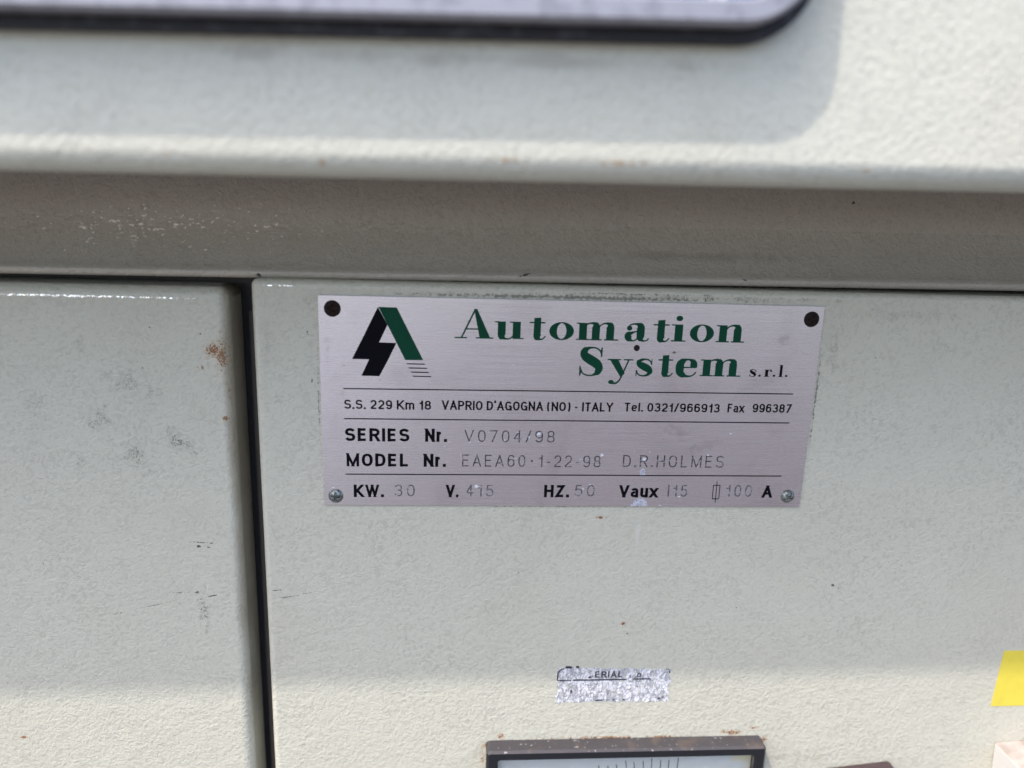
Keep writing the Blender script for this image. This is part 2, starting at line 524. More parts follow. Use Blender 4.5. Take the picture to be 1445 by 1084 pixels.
def face(bm, pts):
    """flat ink patch; each piece lies a hair above the last"""
    zstep[0] = (zstep[0] + 1) % 14
    y = PRINT_Y - zstep[0] * 0.003
    clean = []
    for p in pts:
        if not clean or math.hypot(p[0] - clean[-1][0], p[1] - clean[-1][1]) > 1e-6: clean.append(p)
    if len(clean) > 2 and math.hypot(clean[0][0] - clean[-1][0], clean[0][1] - clean[-1][1]) < 1e-6: clean.pop()
    if len(clean) < 3: return
    a = sum(clean[i][0] * clean[(i + 1) % len(clean)][1] - clean[(i + 1) % len(clean)][0] * clean[i][1] for i in range(len(clean)))
    if abs(a) < 1e-9: return
    if a < 0: clean = clean[::-1]
    # counter-clockwise in (x, z) seen from -y faces the viewer
    bm.faces.new([bm.verts.new((x, y, z)) for x, z in clean])


def clip(pts, lo, hi):
    for s, lim in ((1, hi), (-1, -lo)):
        out = []
        for i in range(len(pts)):
            p, q = pts[i], pts[(i + 1) % len(pts)]
            a, b = s * p[1] <= lim + 1e-9, s * q[1] <= lim + 1e-9
            if a: out.append(p)
            if a != b:
                t = (lim / s - p[1]) / (q[1] - p[1])
                out.append((p[0] + t * (q[0] - p[0]), lim / s))
        pts = out
        if not pts: return []
    return pts


def offsets(pts, widths, closed=False):
    n = len(pts)
    L, Rr = [], []
    for i in range(n):
        if closed: p, q = pts[i - 1], pts[(i + 1) % n]
        else: p, q = pts[max(i - 1, 0)], pts[min(i + 1, n - 1)]
        tx, ty = q[0] - p[0], q[1] - p[1]
        l = math.hypot(tx, ty) or 1
        w_ = widths[i] / 2
        L.append((pts[i][0] - ty / l * w_, pts[i][1] + tx / l * w_))
        Rr.append((pts[i][0] + ty / l * w_, pts[i][1] - tx / l * w_))
    return L, Rr


def spline(pts, n=6):
    """Catmull-Rom through tuples of any length"""
    out = []
    k = len(pts)
    for i in range(k - 1):
        p0, p1, p2, p3 = pts[max(i - 1, 0)], pts[i], pts[i + 1], pts[min(i + 2, k - 1)]
        for j in range(n):
            t = j / n
            out.append(tuple(.5 * (2 * b + (c - a) * t + (2 * a - 5 * b + 4 * c - d_) * t * t + (3 * b - a - 3 * c + d_) * t ** 3)
                             for a, b, c, d_ in zip(p0, p1, p2, p3)))
    out.append(tuple(pts[-1]))
    return out


# ---- sans letters as strokes, in a box of width 1 and height 1
def sarc(cx, cy, rx, ry, a0, a1, n=14, e=2.35):
    out = []
    for i in range(n + 1):
        a = math.radians(a0 + (a1 - a0) * i / n)
        c, s_ = math.cos(a), math.sin(a)
        out.append((cx + rx * math.copysign(abs(c) ** (2 / e), c), cy + ry * math.copysign(abs(s_) ** (2 / e), s_)))
    return out


def ln(*p): return ('l', list(p))
def cv(p): return ('c', p)


XH = .72
x = XH
SIX = [cv(sarc(.5, .31, .5, .31, 0, 360, 24)), cv([(0, .31), (0, .62)] + sarc(.5, .64, .5, .36, 180, 25)[1:])]
GLYPH = {
    'A': (.52, [ln((0, 0), (.5, 1)), ln((1, 0), (.5, 1)), ln((.2, .3), (.8, .3))]),
    'D': (.46, [ln((0, 0), (0, 1)), cv([(0, 1), (.4, 1)] + sarc(.4, .5, .6, .5, 90, -90) + [(.4, 0), (0, 0)])]),
    'E': (.40, [ln((0, 0), (0, 1)), cv([(0, 1), (1.05, 1)]), cv([(0, .53), (.95, .53)]), cv([(0, 0), (1.05, 0)])]),
    'F': (.38, [ln((0, 0), (0, 1)), cv([(0, 1), (1.05, 1)]), cv([(0, .52), (.9, .52)])]),
    'G': (.50, [cv(sarc(.5, .5, .5, .5, 35, 325, 24)), cv([(.55, .46), (1.0, .46)]), ln((1, .46), (1, 0))]),
    'H': (.48, [ln((0, 0), (0, 1)), ln((1, 0), (1, 1)), cv([(0, .52), (1, .52)])]),
    'I': (.001, [ln((0, 0), (0, 1))]),
    'K': (.50, [ln((0, 0), (0, 1)), ln((0, .32), (.92, 1)), ln((.3, .55), (1, 0))]),
    'L': (.38, [ln((0, 0), (0, 1)), cv([(0, 0), (1.08, 0)])]),
    'M': (.62, [ln((0, 0), (0, 1)), ln((1, 0), (1, 1)), ln((0, 1), (.5, 0)), ln((1, 1), (.5, 0))]),
    'N': (.48, [ln((0, 0), (0, 1)), ln((1, 0), (1, 1)), ln((0, 1), (1, 0))]),
    'O': (.50, [cv(sarc(.5, .5, .5, .5, 0, 360, 28))]),
    'P': (.44, [ln((0, 0), (0, 1)), cv([(0, 1), (.5, 1)] + sarc(.5, .73, .5, .27, 90, -90) + [(.5, .46), (0, .46)])]),
    'R': (.46, [ln((0, 0), (0, 1)), cv([(0, 1), (.5, 1)] + sarc(.5, .74, .5, .26, 90, -90) + [(.5, .48), (0, .48)]), ln((.55, .48), (1, 0))]),
    'S': (.46, [cv(sarc(.5, .755, .48, .245, 15, 250, 16) + sarc(.5, .255, .5, .255, 70, -165, 16))]),
    'T': (.42, [ln((.5, 0), (.5, 1)), cv([(-.12, 1), (1.12, 1)])]),
    'V': (.52, [ln((0, 1), (.5, 0)), ln((1, 1), (.5, 0))]),
    'W': (.80, [ln((0, 1), (.26, 0)), ln((.5, 1), (.26, 0)), ln((.5, 1), (.74, 0)), ln((1, 1), (.74, 0))]),
    'X': (.50, [ln((0, 0), (1, 1)), ln((0, 1), (1, 0))]),
    'Y': (.50, [ln((0, 1), (.5, .45)), ln((1, 1), (.5, .45)), ln((.5, .5), (.5, 0))]),
    'Z': (.42, [cv([(-.05, 1), (1.05, 1)]), ln((1, 1), (0, 0)), cv([(-.1, 0), (1.1, 0)])]),
    'a': (.37, [cv(sarc(.5, x * .70, .46, x * .30, 160, 0)), ln((.96, x * .7), (.96, 0)), cv(sarc(.48, x * .27, .48, x * .27, 75, 345, 18))]),
    'e': (.38, [cv([(.02, x * .5), (1, x * .5)] + sarc(.5, x * .5, .5, x * .5, 0, 320, 24))]),
    'l': (.001, [ln((0, 0), (0, 1))]),
    'm': (.66, [ln((0, 0), (0, x)), cv(sarc(.25, x * .68, .25, x * .32, 175, 0)), ln((.5, x * .68), (.5, 0)), cv(sarc(.75, x * .68, .25, x * .32, 175, 0)), ln((1, x * .68), (1, 0))]),
    'r': (.20, [ln((0, 0), (0, x)), cv(sarc(1.1, x * .55, 1.1, x * .45, 175, 90, 8))]),
    'u': (.37, [ln((1, 0), (1, x)), cv([(0, x), (0, x * .3)] + sarc(.5, x * .3, .5, x * .3, 180, 360)), ln((0, x), (0, x * .6))]),
    'x': (.38, [('x', [(0, 0), (1, x)]), ('x', [(0, x), (1, 0)])]),
    '0': (.42, [cv(sarc(.5, .5, .5, .5, 0, 360, 28))]),
    '1': (.24, [ln((.9, 0), (.9, 1)), cv([(.95, .93), (.6, .78), (-.1, .72)])]),
    '2': (.42, [cv(sarc(.5, .70, .48, .30, 170, -30, 16) + [(.10, .12), (0, 0)]), cv([(-.05, 0), (1.08, 0)])]),
    '3': (.42, [cv(sarc(.48, .75, .46, .25, 165, -80, 14)), cv([(.35, .53), (.5, .53)] + sarc(.48, .265, .52, .265, 85, -165, 16))]),
    '4': (.44, [ln((.74, 0), (.74, 1)), ln((.74, 1), (0, .28)), cv([(-.02, .28), (1.1, .28)])]),
    '5': (.42, [cv([(.95, 1), (.12, 1)]), cv([(.14, 1), (.06, .50)]), cv(sarc(.48, .32, .52, .32, 140, -165, 20))]),
    '6': (.42, SIX),
    '7': (.42, [cv([(-.05, 1), (1.05, 1)]), ln((1, 1), (.3, 0))]),
    '8': (.42, [cv(sarc(.5, .76, .44, .24, 0, 360, 24)), cv(sarc(.5, .265, .5, .265, 0, 360, 24))]),
    '9': (.42, [(k, [(1 - a, 1 - b) for a, b in p]) for k, p in SIX]),
    '/': (.26, [ln((0, 0), (1, 1))]),
    '-': (.20, [cv([(-.1, .40), (1.1, .40)])]),
    '(': (.16, [('p', sarc(1.3, .45, 1.4, .80, 130, 230, 12, 2.0))]),
    ')': (.16, [('p', sarc(-.3, .45, 1.4, .80, 50, -50, 12, 2.0))]),
}


def advance(ch, w_, sp):
    if ch == ' ': return .30
    if ch in '.': return w_ + sp
    if ch == '·': return w_ + sp * 2.2
    if ch == "'": return w_ + sp
    return GLYPH[ch][0] + w_ + sp


def sans(bm, text, x0, x1, z0, H, w_, sp=.10, wid=None, lift=0):
    """strokes of weight w_ (in cap heights) fitted between x0 and x1"""
    total = sum(advance(c, w_, sp) for c in text) - sp
    k = (x1 - x0) / total          # horizontal mm per unit
    pen = 0.0
    for ch in text:
        def P(u, v): return (x0 + (pen + w_ / 2 + u * gw) * k, z0 + (w_ / 2 + v * (1 - w_)) * H)
        gw = 0
        if ch == ' ':
            pass
        elif ch in ".·'":
            v0 = {'.': 0, '·': .40, "'": .78}[ch]
            ox = pen + (sp * .6 if ch == '·' else 0)
            dw = max(w_, .16)
            a, b = x0 + (ox + w_ / 2 - dw / 2) * k, x0 + (ox + w_ / 2 + dw / 2) * k
            h = dw * (1.0 if ch != "'" else 1.5)
            face(bm, [(a, z0 + v0 * H), (b, z0 + v0 * H), (b, z0 + (v0 + h) * H), (a, z0 + (v0 + h) * H)])
        else:
            gw, strokes = GLYPH[ch]
            top = z0 + H * (1 if ch not in 'aemrux' else (w_ / 2 + XH * (1 - w_) + w_ / 2))
            for kind, pts in strokes:
                q = [P(u, v) for u, v in pts]
                mw = w_ * (H if H < k else (H + k) / 2) if ch not in 'MW' else w_ * H * .86
                if kind in 'lx':
                    (ax, az), (bx, bz) = q
                    l = math.hypot(bx - ax, bz - az)
                    ex, ez = (bx - ax) / l * mw, (bz - az) / l * mw
                    ea = 1.0; eb = 1.0
                    q = [(ax - ex * ea, az - ez * ea), (bx + ex * eb, bz + ez * eb)]
                    # pull an end that stops inside the letter back to its place
                    if .08 < pts[0][1] < (.9 if kind == 'l' and ch not in 'aemru' else .6): q[0] = (ax, az)
                    if .08 < pts[1][1] < .6: q[1] = (bx, bz)
                closed = len(q) > 3 and math.hypot(q[0][0] - q[-1][0], q[0][1] - q[-1][1]) < 1e-6
                if closed: q = q[:-1]
                # horizontals a little lighter than verticals
                ws = []
                for i in range(len(q)):
                    p, r = q[i - 1] if (closed or i) else q[0], q[(i + 1) % len(q)] if (closed or i < len(q) - 1) else q[-1]
                    tx, tz = r[0] - p[0], r[1] - p[1]
                    hz = abs(tx) / (math.hypot(tx, tz) or 1)
                    ws.append(mw * (1 - .14 * hz))
                L, Rr = offsets(q, ws, closed)
                m_ = len(q)
                for i in range(m_ if closed else m_ - 1):
                    j = (i + 1) % m_
                    quad = [L[i], L[j], Rr[j], Rr[i]]
                    if kind == 'l' or kind == 'x': quad = clip(quad, z0, top)
                    if quad: face(bm, quad)
        pen += advance(ch, w_, sp)


# ---- fat-face serif letters, in cap heights, each with its own width
def rct(a, b, c, d):
    if d - b > .2: a, c = a - .03, c + .03
    elif d - b < .05: b, d = b - .004, d + .004
    return ('poly', [(a, b), (c, b), (c, d), (a, d)])
def dot(cx, cy, r, ry=None): return ('poly', [(cx + r * math.cos(i * math.pi / 9), cy + (ry or r) * math.sin(i * math.pi / 9)) for i in range(18)])
def rib(*p): return ('rib', list(p))


HL = .036
def arch(dx): return rib((.30 + dx, .42, .035), (.40 + dx, .53, .035), (.52 + dx, .582, .045), (.645 + dx, .572, .10), (.71 + dx, .50, .19), (.72 + dx, .40, .21), (.72 + dx, .34, .21))
def foot(a, b): return rct(a, 0, b, HL)
ES = [(.78, .70, .03), (.72, .86, .035), (.60, .96, .04), (.42, .985, .05), (.25, .93, .13), (.17, .81, .20), (.23, .67, .24), (.42, .545, .27), (.61, .42, .26), (.70, .27, .21), (.64, .11, .14), (.48, .018, .05), (.29, .018, .04), (.14, .10, .035), (.05, .30, .03)]
SERIF = {
    'A': (1.34, [rib((.235, .02, .045), (.70, .98, .045)), ('poly', [(.655, 1.0), (.765, 1.0), (1.235, .02), (.865, .02)]), rct(.37, .30, .92, .335), foot(0, .42), foot(.74, 1.34)]),
    'u': (1.0, [rct(.13, .15, .34, .59), rct(0, .555, .14, .59), rib((.235, .17, .21), (.25, .08, .19), (.33, .015, .08), (.45, -.002, .036), (.57, .04, .036), (.67, .16, .036)),
                 rct(.645, 0, .855, .59), rct(.51, .555, .65, .59), foot(.85, 1.0)]),
    't': (.57, [('poly', [(.14, .12), (.39, .12), (.39, .745), (.15, .725)]), rct(0, .55, .54, .59), rib((.265, .14, .21), (.285, .06, .18), (.36, .005, .07), (.46, .01, .036), (.56, .11, .03))]),
    'o': (.86, [('ring', (.43, .295, .43, .31, .165, .268))]),
    'm': (1.46, [rct(.12, 0, .33, .59), rct(0, .555, .13, .59), foot(0, .45), arch(-.05), rct(.565, 0, .775, .40), foot(.47, .88), arch(.445), rct(1.06, 0, 1.27, .40), foot(.965, 1.46)]),
    'n': (1.0, [rct(.13, 0, .34, .59), rct(0, .555, .14, .59), foot(0, .46), arch(.02), rct(.635, 0, .845, .40), foot(.53, 1.0)]),
    'a': (.84, [rib((.105, .46, .03), (.17, .545, .036), (.30, .582, .045), (.43, .57, .10), (.52, .50, .19), (.535, .40, .21), (.535, .20, .21), (.545, .10, .19), (.60, .02, .09), (.70, .0, .036), (.77, .03, .036), (.83, .09, .03)),
                dot(.145, .435, .09), rib((.44, .335, .03), (.30, .30, .05), (.15, .23, .14), (.115, .15, .20), (.16, .055, .14), (.26, .0, .05), (.36, .02, .036), (.44, .10, .036))]),
    'i': (.5, [rct(.14, 0, .355, .59), rct(0, .555, .15, .59), foot(0, .5), dot(.245, .80, .115, .095)]),
    'S': (.84, [rib(*ES), ('poly', [(.755, .66), (.795, .66), (.795, 1.0), (.76, 1.0), (.72, .88)]), ('poly', [(.03, -.01), (.065, -.01), (.11, .12), (.07, .34), (.03, .34)])]),
    'y': (.88, [('poly', [(.07, .57), (.365, .57), (.61, .09), (.47, -.05)]), rib((.725, .57, .04), (.52, .03, .04), (.43, -.16, .045), (.33, -.255, .05), (.2, -.275, .05)), dot(.155, -.225, .10, .075), rct(0, .555, .45, .59), rct(.55, .555, .88, .59)]),
    's': (.60, [rib(*[(a * .70 + .01, b * .60, c * .72 if c > .06 else c) for a, b, c in ES]), ('poly', [(.54, .39), (.575, .39), (.575, .60), (.545, .60)]), ('poly', [(.02, -.005), (.05, -.005), (.07, .2), (.02, .2)])]),
    'e': (.73, [rib((.69, .16, .03), (.62, .06, .036), (.48, .0, .045), (.30, .02, .11), (.15, .12, .20), (.12, .295, .23), (.15, .46, .20), (.27, .565, .11), (.39, .592, .05), (.52, .555, .11), (.59, .45, .18), (.60, .31, .185)), rct(.13, .295, .69, .332)]),
    'r': (.72, [rct(.12, 0, .33, .59), rct(0, .555, .13, .59), foot(0, .47), rib((.30, .40, .035), (.38, .52, .036), (.48, .58, .045), (.58, .57, .05)), dot(.61, .49, .09)]),
    'l': (.5, [rct(.14, 0, .36, 1.0), rct(0, .963, .15, 1.0), foot(0, .5)]),
    '.': (.2, [dot(.1, .09, .1, .09)]),
}


def serif(bm, ch, x0, x1, z0, H):
    W, parts = SERIF[ch]
    k = (x1 - x0) / W
    P = lambda u, v: (x0 + u * k, z0 + v * H)
    for kind, d_ in parts:
        if kind == 'poly':
            face(bm, [P(*p) for p in d_])
        elif kind == 'rib':
            pts = spline(d_, 6)
            L, Rr = offsets([P(p[0], p[1]) for p in pts], [(max(p[2], .02) + (.06 if p[2] > .12 else .012)) * (H + k) / 2 for p in pts])
            for i in range(len(pts) - 1): face(bm, [L[i], L[i + 1], Rr[i + 1], Rr[i]])
        elif kind == 'ring':
            cx, cy, rx, ry, ix, iy = d_
            N = 40
            for i in range(N):
                a, b = 2 * math.pi * i / N, 2 * math.pi * (i + 1) / N
                face(bm, [P(cx + rx * math.cos(a), cy + ry * math.sin(a)), P(cx + rx * math.cos(b), cy + ry * math.sin(b)),
                          P(cx + ix * math.cos(b), cy + iy * math.sin(b)), P(cx + ix * math.cos(a), cy + iy * math.sin(a))])


TITLE = [('A', -42.8, -29.2, 24.6), ('u', -28.7, -18.4, 24.65), ('t', -16.4, -10.6, 24.7), ('o', -9.4, -0.6, 24.7), ('m', 0.3, 15.5, 24.75),
         ('a', 17.8, 26.6, 24.8), ('t', 27.9, 34.0, 24.8), ('i', 34.6, 39.9, 24.85), ('o', 41.3, 50.1, 24.9), ('n', 51.0, 61.5, 24.9),
         ('S', 1.7, 10.6, 11.75), ('y', 12.2, 21.5, 11.85), ('s', 22.4, 28.7, 11.95), ('t', 30.7, 36.3, 12.05), ('e', 37.4, 45.2, 12.1), ('m', 46.3, 61.4, 12.25)]
bm = bmesh.new()
for c, a, b, z in TITLE: serif(bm, c, a, b, z, 10.45)
link('title_lettering', bm, m_green.m, plate_t, label='large dark green serif lettering reading Automation System')
bm = bmesh.new()
for c, a, b, z in [('s', 64.7, 67.2, 12.35), ('.', 68.1, 69.05, 12.35), ('r', 70.2, 73.2, 12.4), ('.', 73.5, 74.45, 12.4), ('l', 75.6, 77.3, 12.4), ('.', 78.1, 79.1, 12.4)]:
    serif(bm, c, a, b, z, 4.45)
link('suffix_lettering', bm, m_black.m, plate_t, label='small black serif lettering reading s.r.l.')

bm = bmesh.new()
for t, a, b, z, h in [('S.S. 229 Km 18', -81.8, -50.9, -1.85, 3.45), ("VAPRIO D'AGOGNA (NO) - ITALY", -47.1, 15.2, -1.7, 3.45), ('Tel. 0321/966913', 19.3, 55.0, -1.5, 3.35),
                      ('Fax', 57.9, 64.2, -1.35, 3.35), ('996387', 67.3, 82.1, -1.25, 3.35)]:
    bm = bmesh.new()
    sans(bm, t, a, b, z, h, .19, .10)
    link('address_lettering', bm, m_black.m, plate_t)
bm = bmesh.new()
for t, a, b, z, h in [('SERIES', -81.8, -58.6, -13.95, 5.0), ('Nr.', -53.0, -45.1, -13.9, 5.0), ('MODEL', -81.5, -58.8, -23.55, 5.0), ('Nr.', -53.5, -45.4, -23.5, 5.0),
                      ('KW.', -79.0, -68.0, -35.5, 4.85), ('V.', -45.2, -40.6, -35.4, 4.9), ('HZ.', -8.8, 0.7, -35.2, 4.9), ('Vaux', 19.6, 34.3, -35.1, 4.9), ('A', 74.6, 78.6, -34.9, 4.9)]:
    bm = bmesh.new()
    sans(bm, t, a, b, z, h, .225, .13)
    link('heading_lettering', bm, m_black.m, plate_t, label='bold black heading ' + t.rstrip('.'))
bm = bmesh.new()
for t, a, b, z, h in [('V0704/98', -38.8, -5.7, -13.75, 4.5), ('EAEA60·1-22-98', -39.5, 11.9, -23.25, 4.6), ('D.R.HOLMES', 20.2, 58.6, -23.0, 4.7), ]:
    bm = bmesh.new()
    sans(bm, t, a, b, z, h, .10, .26)
    link('engraved_lettering', bm, m_engr.m, plate_t, label='thin engraved grey characters ' + t)
bm = bmesh.new()
for t, a, b, z, h in [('30', -64.2, -56.7, -35.1, 4.6), ('415', -38.0, -27.7, -35.0, 4.6), ('50', 2.7, 10.3, -34.8, 4.6), ('115', 37.1, 45.6, -34.7, 4.7), ('100', 60.5, 70.6, -34.6, 4.7)]:
    bm = bmesh.new()
    sans(bm, t, a, b, z, h, .11, .28)
    link('engraved_number', bm, m_engr_faint.m, plate_t, label='faint engraved number ' + t)

for (xa, za, xb, zb, t) in ((-81.9, 5.6, 82.0, 6.0, .42), (-81.9, -5.5, 81.9, -5.15, .42), (-81.8, -26.6, 81.4, -26.15, .42)):
    bm = bmesh.new()
    face(bm, [(xa, za - t / 2), (xb, zb - t / 2), (xb, zb + t / 2), (xa, za + t / 2)])
    link('ruled_line', bm, m_black.m, plate_t)

# emblem: black flash, green bar and four speed lines
bm = bmesh.new()
face(bm, [(-69.5, 35.0), (-66.25, 28.8), (-69.2, 22.5), (-72.7, 22.5), (-78.7, 16.4)][:3] + [(-69.2, 22.5), (-75.6, 22.5)])
face(bm, [(-75.6, 22.6), (-69.15, 22.5), (-63.2, 22.4), (-66.08, 16.35), (-78.7, 16.4)])
face(bm, [(-72.7, 16.5), (-66.0, 16.5), (-69.2, 10.35), (-75.5, 10.4)])
link('emblem_flash', bm, m_black.m, plate_t)
bm = bmesh.new()
face(bm, [(-69.3, 35.0), (-63.0, 34.95), (-53.8, 16.4), (-60.1, 16.35)])
link('emblem_bar', bm, m_green.m, plate_t)
for a, b, c, d_ in ((-59.5, 15.0, -53.1, 14.95), (-58.8, 13.5, -52.4, 13.45), (-58.0, 12.0, -51.7, 11.95), (-57.3, 10.5, -50.9, 10.45)):
    bm = bmesh.new()
    face(bm, [(a, b - .19), (c, d_ - .19), (c - .16, d_ + .19), (a - .16, b + .19)])
    link('emblem_stripe', bm, m_black.m, plate_t)

# fuse symbol
bm = bmesh.new()
def bar(x0, z0, x1, z1, t=.26):
    L, Rr = offsets([(x0, z0), (x1, z1)], [t, t]); face(bm, [L[0], L[1], Rr[1], Rr[0]])
for q in ((55.5, -30.0, 55.5, -35.5), (58.0, -30.0, 58.0, -35.5), (55.35, -30.0, 58.15, -30.0), (55.35, -35.5, 58.15, -35.5), (56.75, -28.5, 56.75, -37.0)): bar(*q, .3)
link('fuse_symbol', bm, m_black.m, plate_t)

# drilled hole under the title
bm = bmesh.new()
face(bm, [(22.4 + 1.1 * math.cos(a), 22.2 + 1.15 * math.sin(a)) for a in [i * math.pi / 12 for i in range(24)]])
link('hole', bm, m_hole.m, plate_t)

# flecks and drips of white paint
bm = bmesh.new()
for cx, cz in [(-39.9, -18.5), (-36.8, -13.9), (-33.6, -13.6), (-24.1, -13.1), (-19.3, -9.9), (-15.1, -11.7), (-11.7, -10.5), (-27.8, -19.2), (-19.7, -19.9), (-17.0, -22.6), (-13.0, -21.0),
               (-8.8, -22.1), (4.3, -20.1), (12.1, -18.4), (28.2, -20.0), (34.3, -20.2), (40.6, -20.6), (52.2, -18.1), (-24.0, -24.7), (-34.1, -31.1), (-31.8, -33.3), (3.1, -35.2), (8.5, -30.1),
               (5.9, -31.8), (42.6, -34.7), (-44.3, -13.9), (24.3, -16.8), (-86.4, -31.8), (35.5, -38.3), (-21.9, 15.2), (-40.5, -35.2), (-30, -10), (60, -9.5), (-10, -14.8), (30, -17), (-46, -15.5)]:
    r0 = random.uniform(.16, .38)
    if (cx, cz) in ((-11.7, -10.5), (12.1, -18.4), (28.2, -20.0), (-34.1, -31.1)): r0 = .62
    st = random.uniform(1, 1.7); rot = random.uniform(-.6, .6)
    pts = []
    for i in range(9):
        a = i * 2 * math.pi / 9; r = r0 * random.uniform(.6, 1.1)
        u, v = r * st * math.cos(a), r * math.sin(a)
        pts.append((cx + u * math.cos(rot) - v * math.sin(rot), cz + u * math.sin(rot) + v * math.cos(rot)))
    bm = bmesh.new()
    face(bm, pts)
    link('paint_fleck', bm, m_white.m, plate_t)
m_drip = Mat('pale_paint_wash', (.55, .565, .66), .5)
m_drip.t.links.new(m_drip.mapr(m_drip.noise(.9, 4, .3), .34, .56, .15, .85), m_drip.b.inputs['Alpha'])
bm = bmesh.new()
face(bm, [(27.0, -26.2), (29.0, -26.2), (28.9, -23.6), (27.0, -23.7)])
face(bm, [(24.2, -38.6), (30.7, -38.6)] + [(27.75 + 2.75 * math.cos(a), -37.4 + 2.0 * math.sin(a)) for a in [i * math.pi / 10 for i in range(0, 11)]])
link('paint_drip', bm, m_drip.m, plate_t)


def screw_mesh(r, h, depth, arm):
    bm = bmesh.new()
    NR, NA = 22, 72
    def hgt(u, v):
        rr = math.hypot(u, v) / r
        z = h * (1 - rr ** 2.6)
        if arm:
            k = min(abs(u), abs(v))
            reach = max(abs(u), abs(v)) / r
            t = max(0, min(1, (arm - k) / (arm * .5))) * max(0, min(1, (.62 - reach) / .12))
            z -= depth * t
        return z
    c = bm.verts.new((0, -hgt(0, 0), 0))
    prev = None
    for i in range(1, NR + 1):
        rr = r * i / NR
        row = [bm.verts.new((rr * math.cos(a), -hgt(rr * math.cos(a), rr * math.sin(a)), rr * math.sin(a))) for a in [2 * math.pi * j / NA for j in range(NA)]]
        for j in range(NA):
            if prev is None: bm.faces.new((c, row[j], row[(j + 1) % NA]))
            else: bm.faces.new((prev[j], row[j], row[(j + 1) % NA], prev[(j + 1) % NA]))
        prev = row
    base = [bm.verts.new((v.co.x, .9, v.co.z)) for v in prev]
    for j in range(NA): bm.faces.new((prev[j], base[j], base[(j + 1) % NA], prev[(j + 1) % NA]))
    bmesh.ops.recalc_face_normals(bm, faces=bm.faces)
    return bm


for (cx, cz, mat, r, h, dep, arm, rot, lab) in ((-85.1, 34.1, m_rusty, 2.9, .9, .5, .5, 20, 'dark brown rusted screw'), (85.5, 33.9, m_rusty, 2.85, .9, .55, .5, 5, 'dark brown rusted screw'),
                                               (-85.5, -35.1, m_steel, 2.7, 1.3, 1.1, .42, 8, 'grey cross-head screw'), (84.7, -34.3, m_steel, 2.65, 1.6, .8, .36, 40, 'grey cross-head screw')):
    o = link('screw', screw_mesh(r, h, dep, arm), mat.m, plate_t, True, lab)
    o.location = (cx * MM, 0, cz * MM)
    o.rotation_euler.y = math.radians(rot)

# ------------------------------------------------------------------ worn serial sticker
DOOR_Y = 1.0
m_stk = Mat('worn_foil_sticker', (.43, .44, .475), .4, .1)
wr = m_stk.noise(.62, 2, 1.6, (1.5, 1, .8))
m_stk.bump(wr, 1.0, .0011)
m_stk.mix(m_stk.mapr(m_stk.noise(.45, 2, 1.1, (1.5, 1, .7)), .45, .55, 0, 1), (.80, .80, .87))
stk = empty('serial_sticker', 'small torn silver serial number sticker between the nameplate and the meter', 'sticker', (23, DOOR_Y, -116))
bm = bmesh.new()
edge = []
for i in range(120):
    t = i / 120 * 4
    s_, u = int(t), t - int(t)
    px, pz = [(-23 + 46 * u, -8.0), (23, -8.0 + 14.6 * u), (23 - 46 * u, 6.6 + 1.6 * u), (-23, 8.2 - 16.2 * u)][s_]
    edge.append((px + random.uniform(-.7, .5), pz + random.uniform(-.5, .35)))
edge = [p for p in edge]
ctr = bm.verts.new((0, -.09, 0))
rim = [bm.verts.new((a, -.06, b)) for a, b in edge]
low = [bm.verts.new((a, .02, b)) for a, b in edge]
for i in range(len(rim)):
    j = (i + 1) % len(rim)
    bm.faces.new((ctr, rim[i], rim[j])); bm.faces.new((rim[i], low[i], low[j], rim[j]))
bmesh.ops.recalc_face_normals(bm, faces=bm.faces)
link('foil', bm, m_stk.m, stk)
m_stk.t.links.new(m_stk.mapr(m_stk.noise(.7, 3, .9, (1.5, 1, .7), .5, (9, 0, 4)), .38, .43), m_stk.b.inputs['Alpha'])
m_stkink = Mat('worn_black_print', (.03, .03, .05), .5)
PRINT_Y = -0.14
bm = bmesh.new()
sans(bm, 'ERIAL', -8.0, 3.4, 3.2, 2.9, .20, .12)
sans(bm, '0', 9.0, 11.1, 3.2, 2.0, .27, .10)
face(bm, [(-10.6, 3.0), (-9.6, 2.9), (-9.4, 3.8), (-10.4, 3.9)])
face(bm, [(6.2, 3.2), (6.7, 3.2), (6.6, 4.4), (6.2, 4.0)])
link('print', bm, m_stkink.m, stk)
bm = bmesh.new()
for x0, x1, z0, t in ((-22.3, -17.5, 2.0, .5), (-16.8, 5.0, 2.15, .62), (7.6, 14.4, 2.35, .6)):
    face(bm, [(x0, z0 - t / 2), (x1, z0 - t / 2 + .1), (x1, z0 + t / 2 + .1), (x0, z0 + t / 2)])
link('ruled_line', bm, m_stkink.m, stk)
bm = bmesh.new()
for i in range(8):
    a0, a1 = math.pi * (1 - i / 16), math.pi * (1 - (i + 1) / 16)
    face(bm, [(-20.4 + 2.8 * math.cos(a0), 4.8 + 2.9 * math.sin(a0)), (-20.4 + 2.8 * math.cos(a1), 4.8 + 2.9 * math.sin(a1)),
              (-20.4 + 2.3 * math.cos(a1), 4.8 + 2.3 * math.sin(a1)), (-20.4 + 2.3 * math.cos(a0), 4.8 + 2.3 * math.sin(a0))])
face(bm, [(-23.2, 2.0), (-22.7, 2.0), (-22.7, 4.9), (-23.2, 4.9)])
def blot(cx, cz, rx, rz):
    face(bm, [(cx + rx * random.uniform(.8, 1.1) * math.cos(a), cz + rz * random.uniform(.8, 1.1) * math.sin(a)) for a in [i * math.pi / 7 for i in range(14)]])
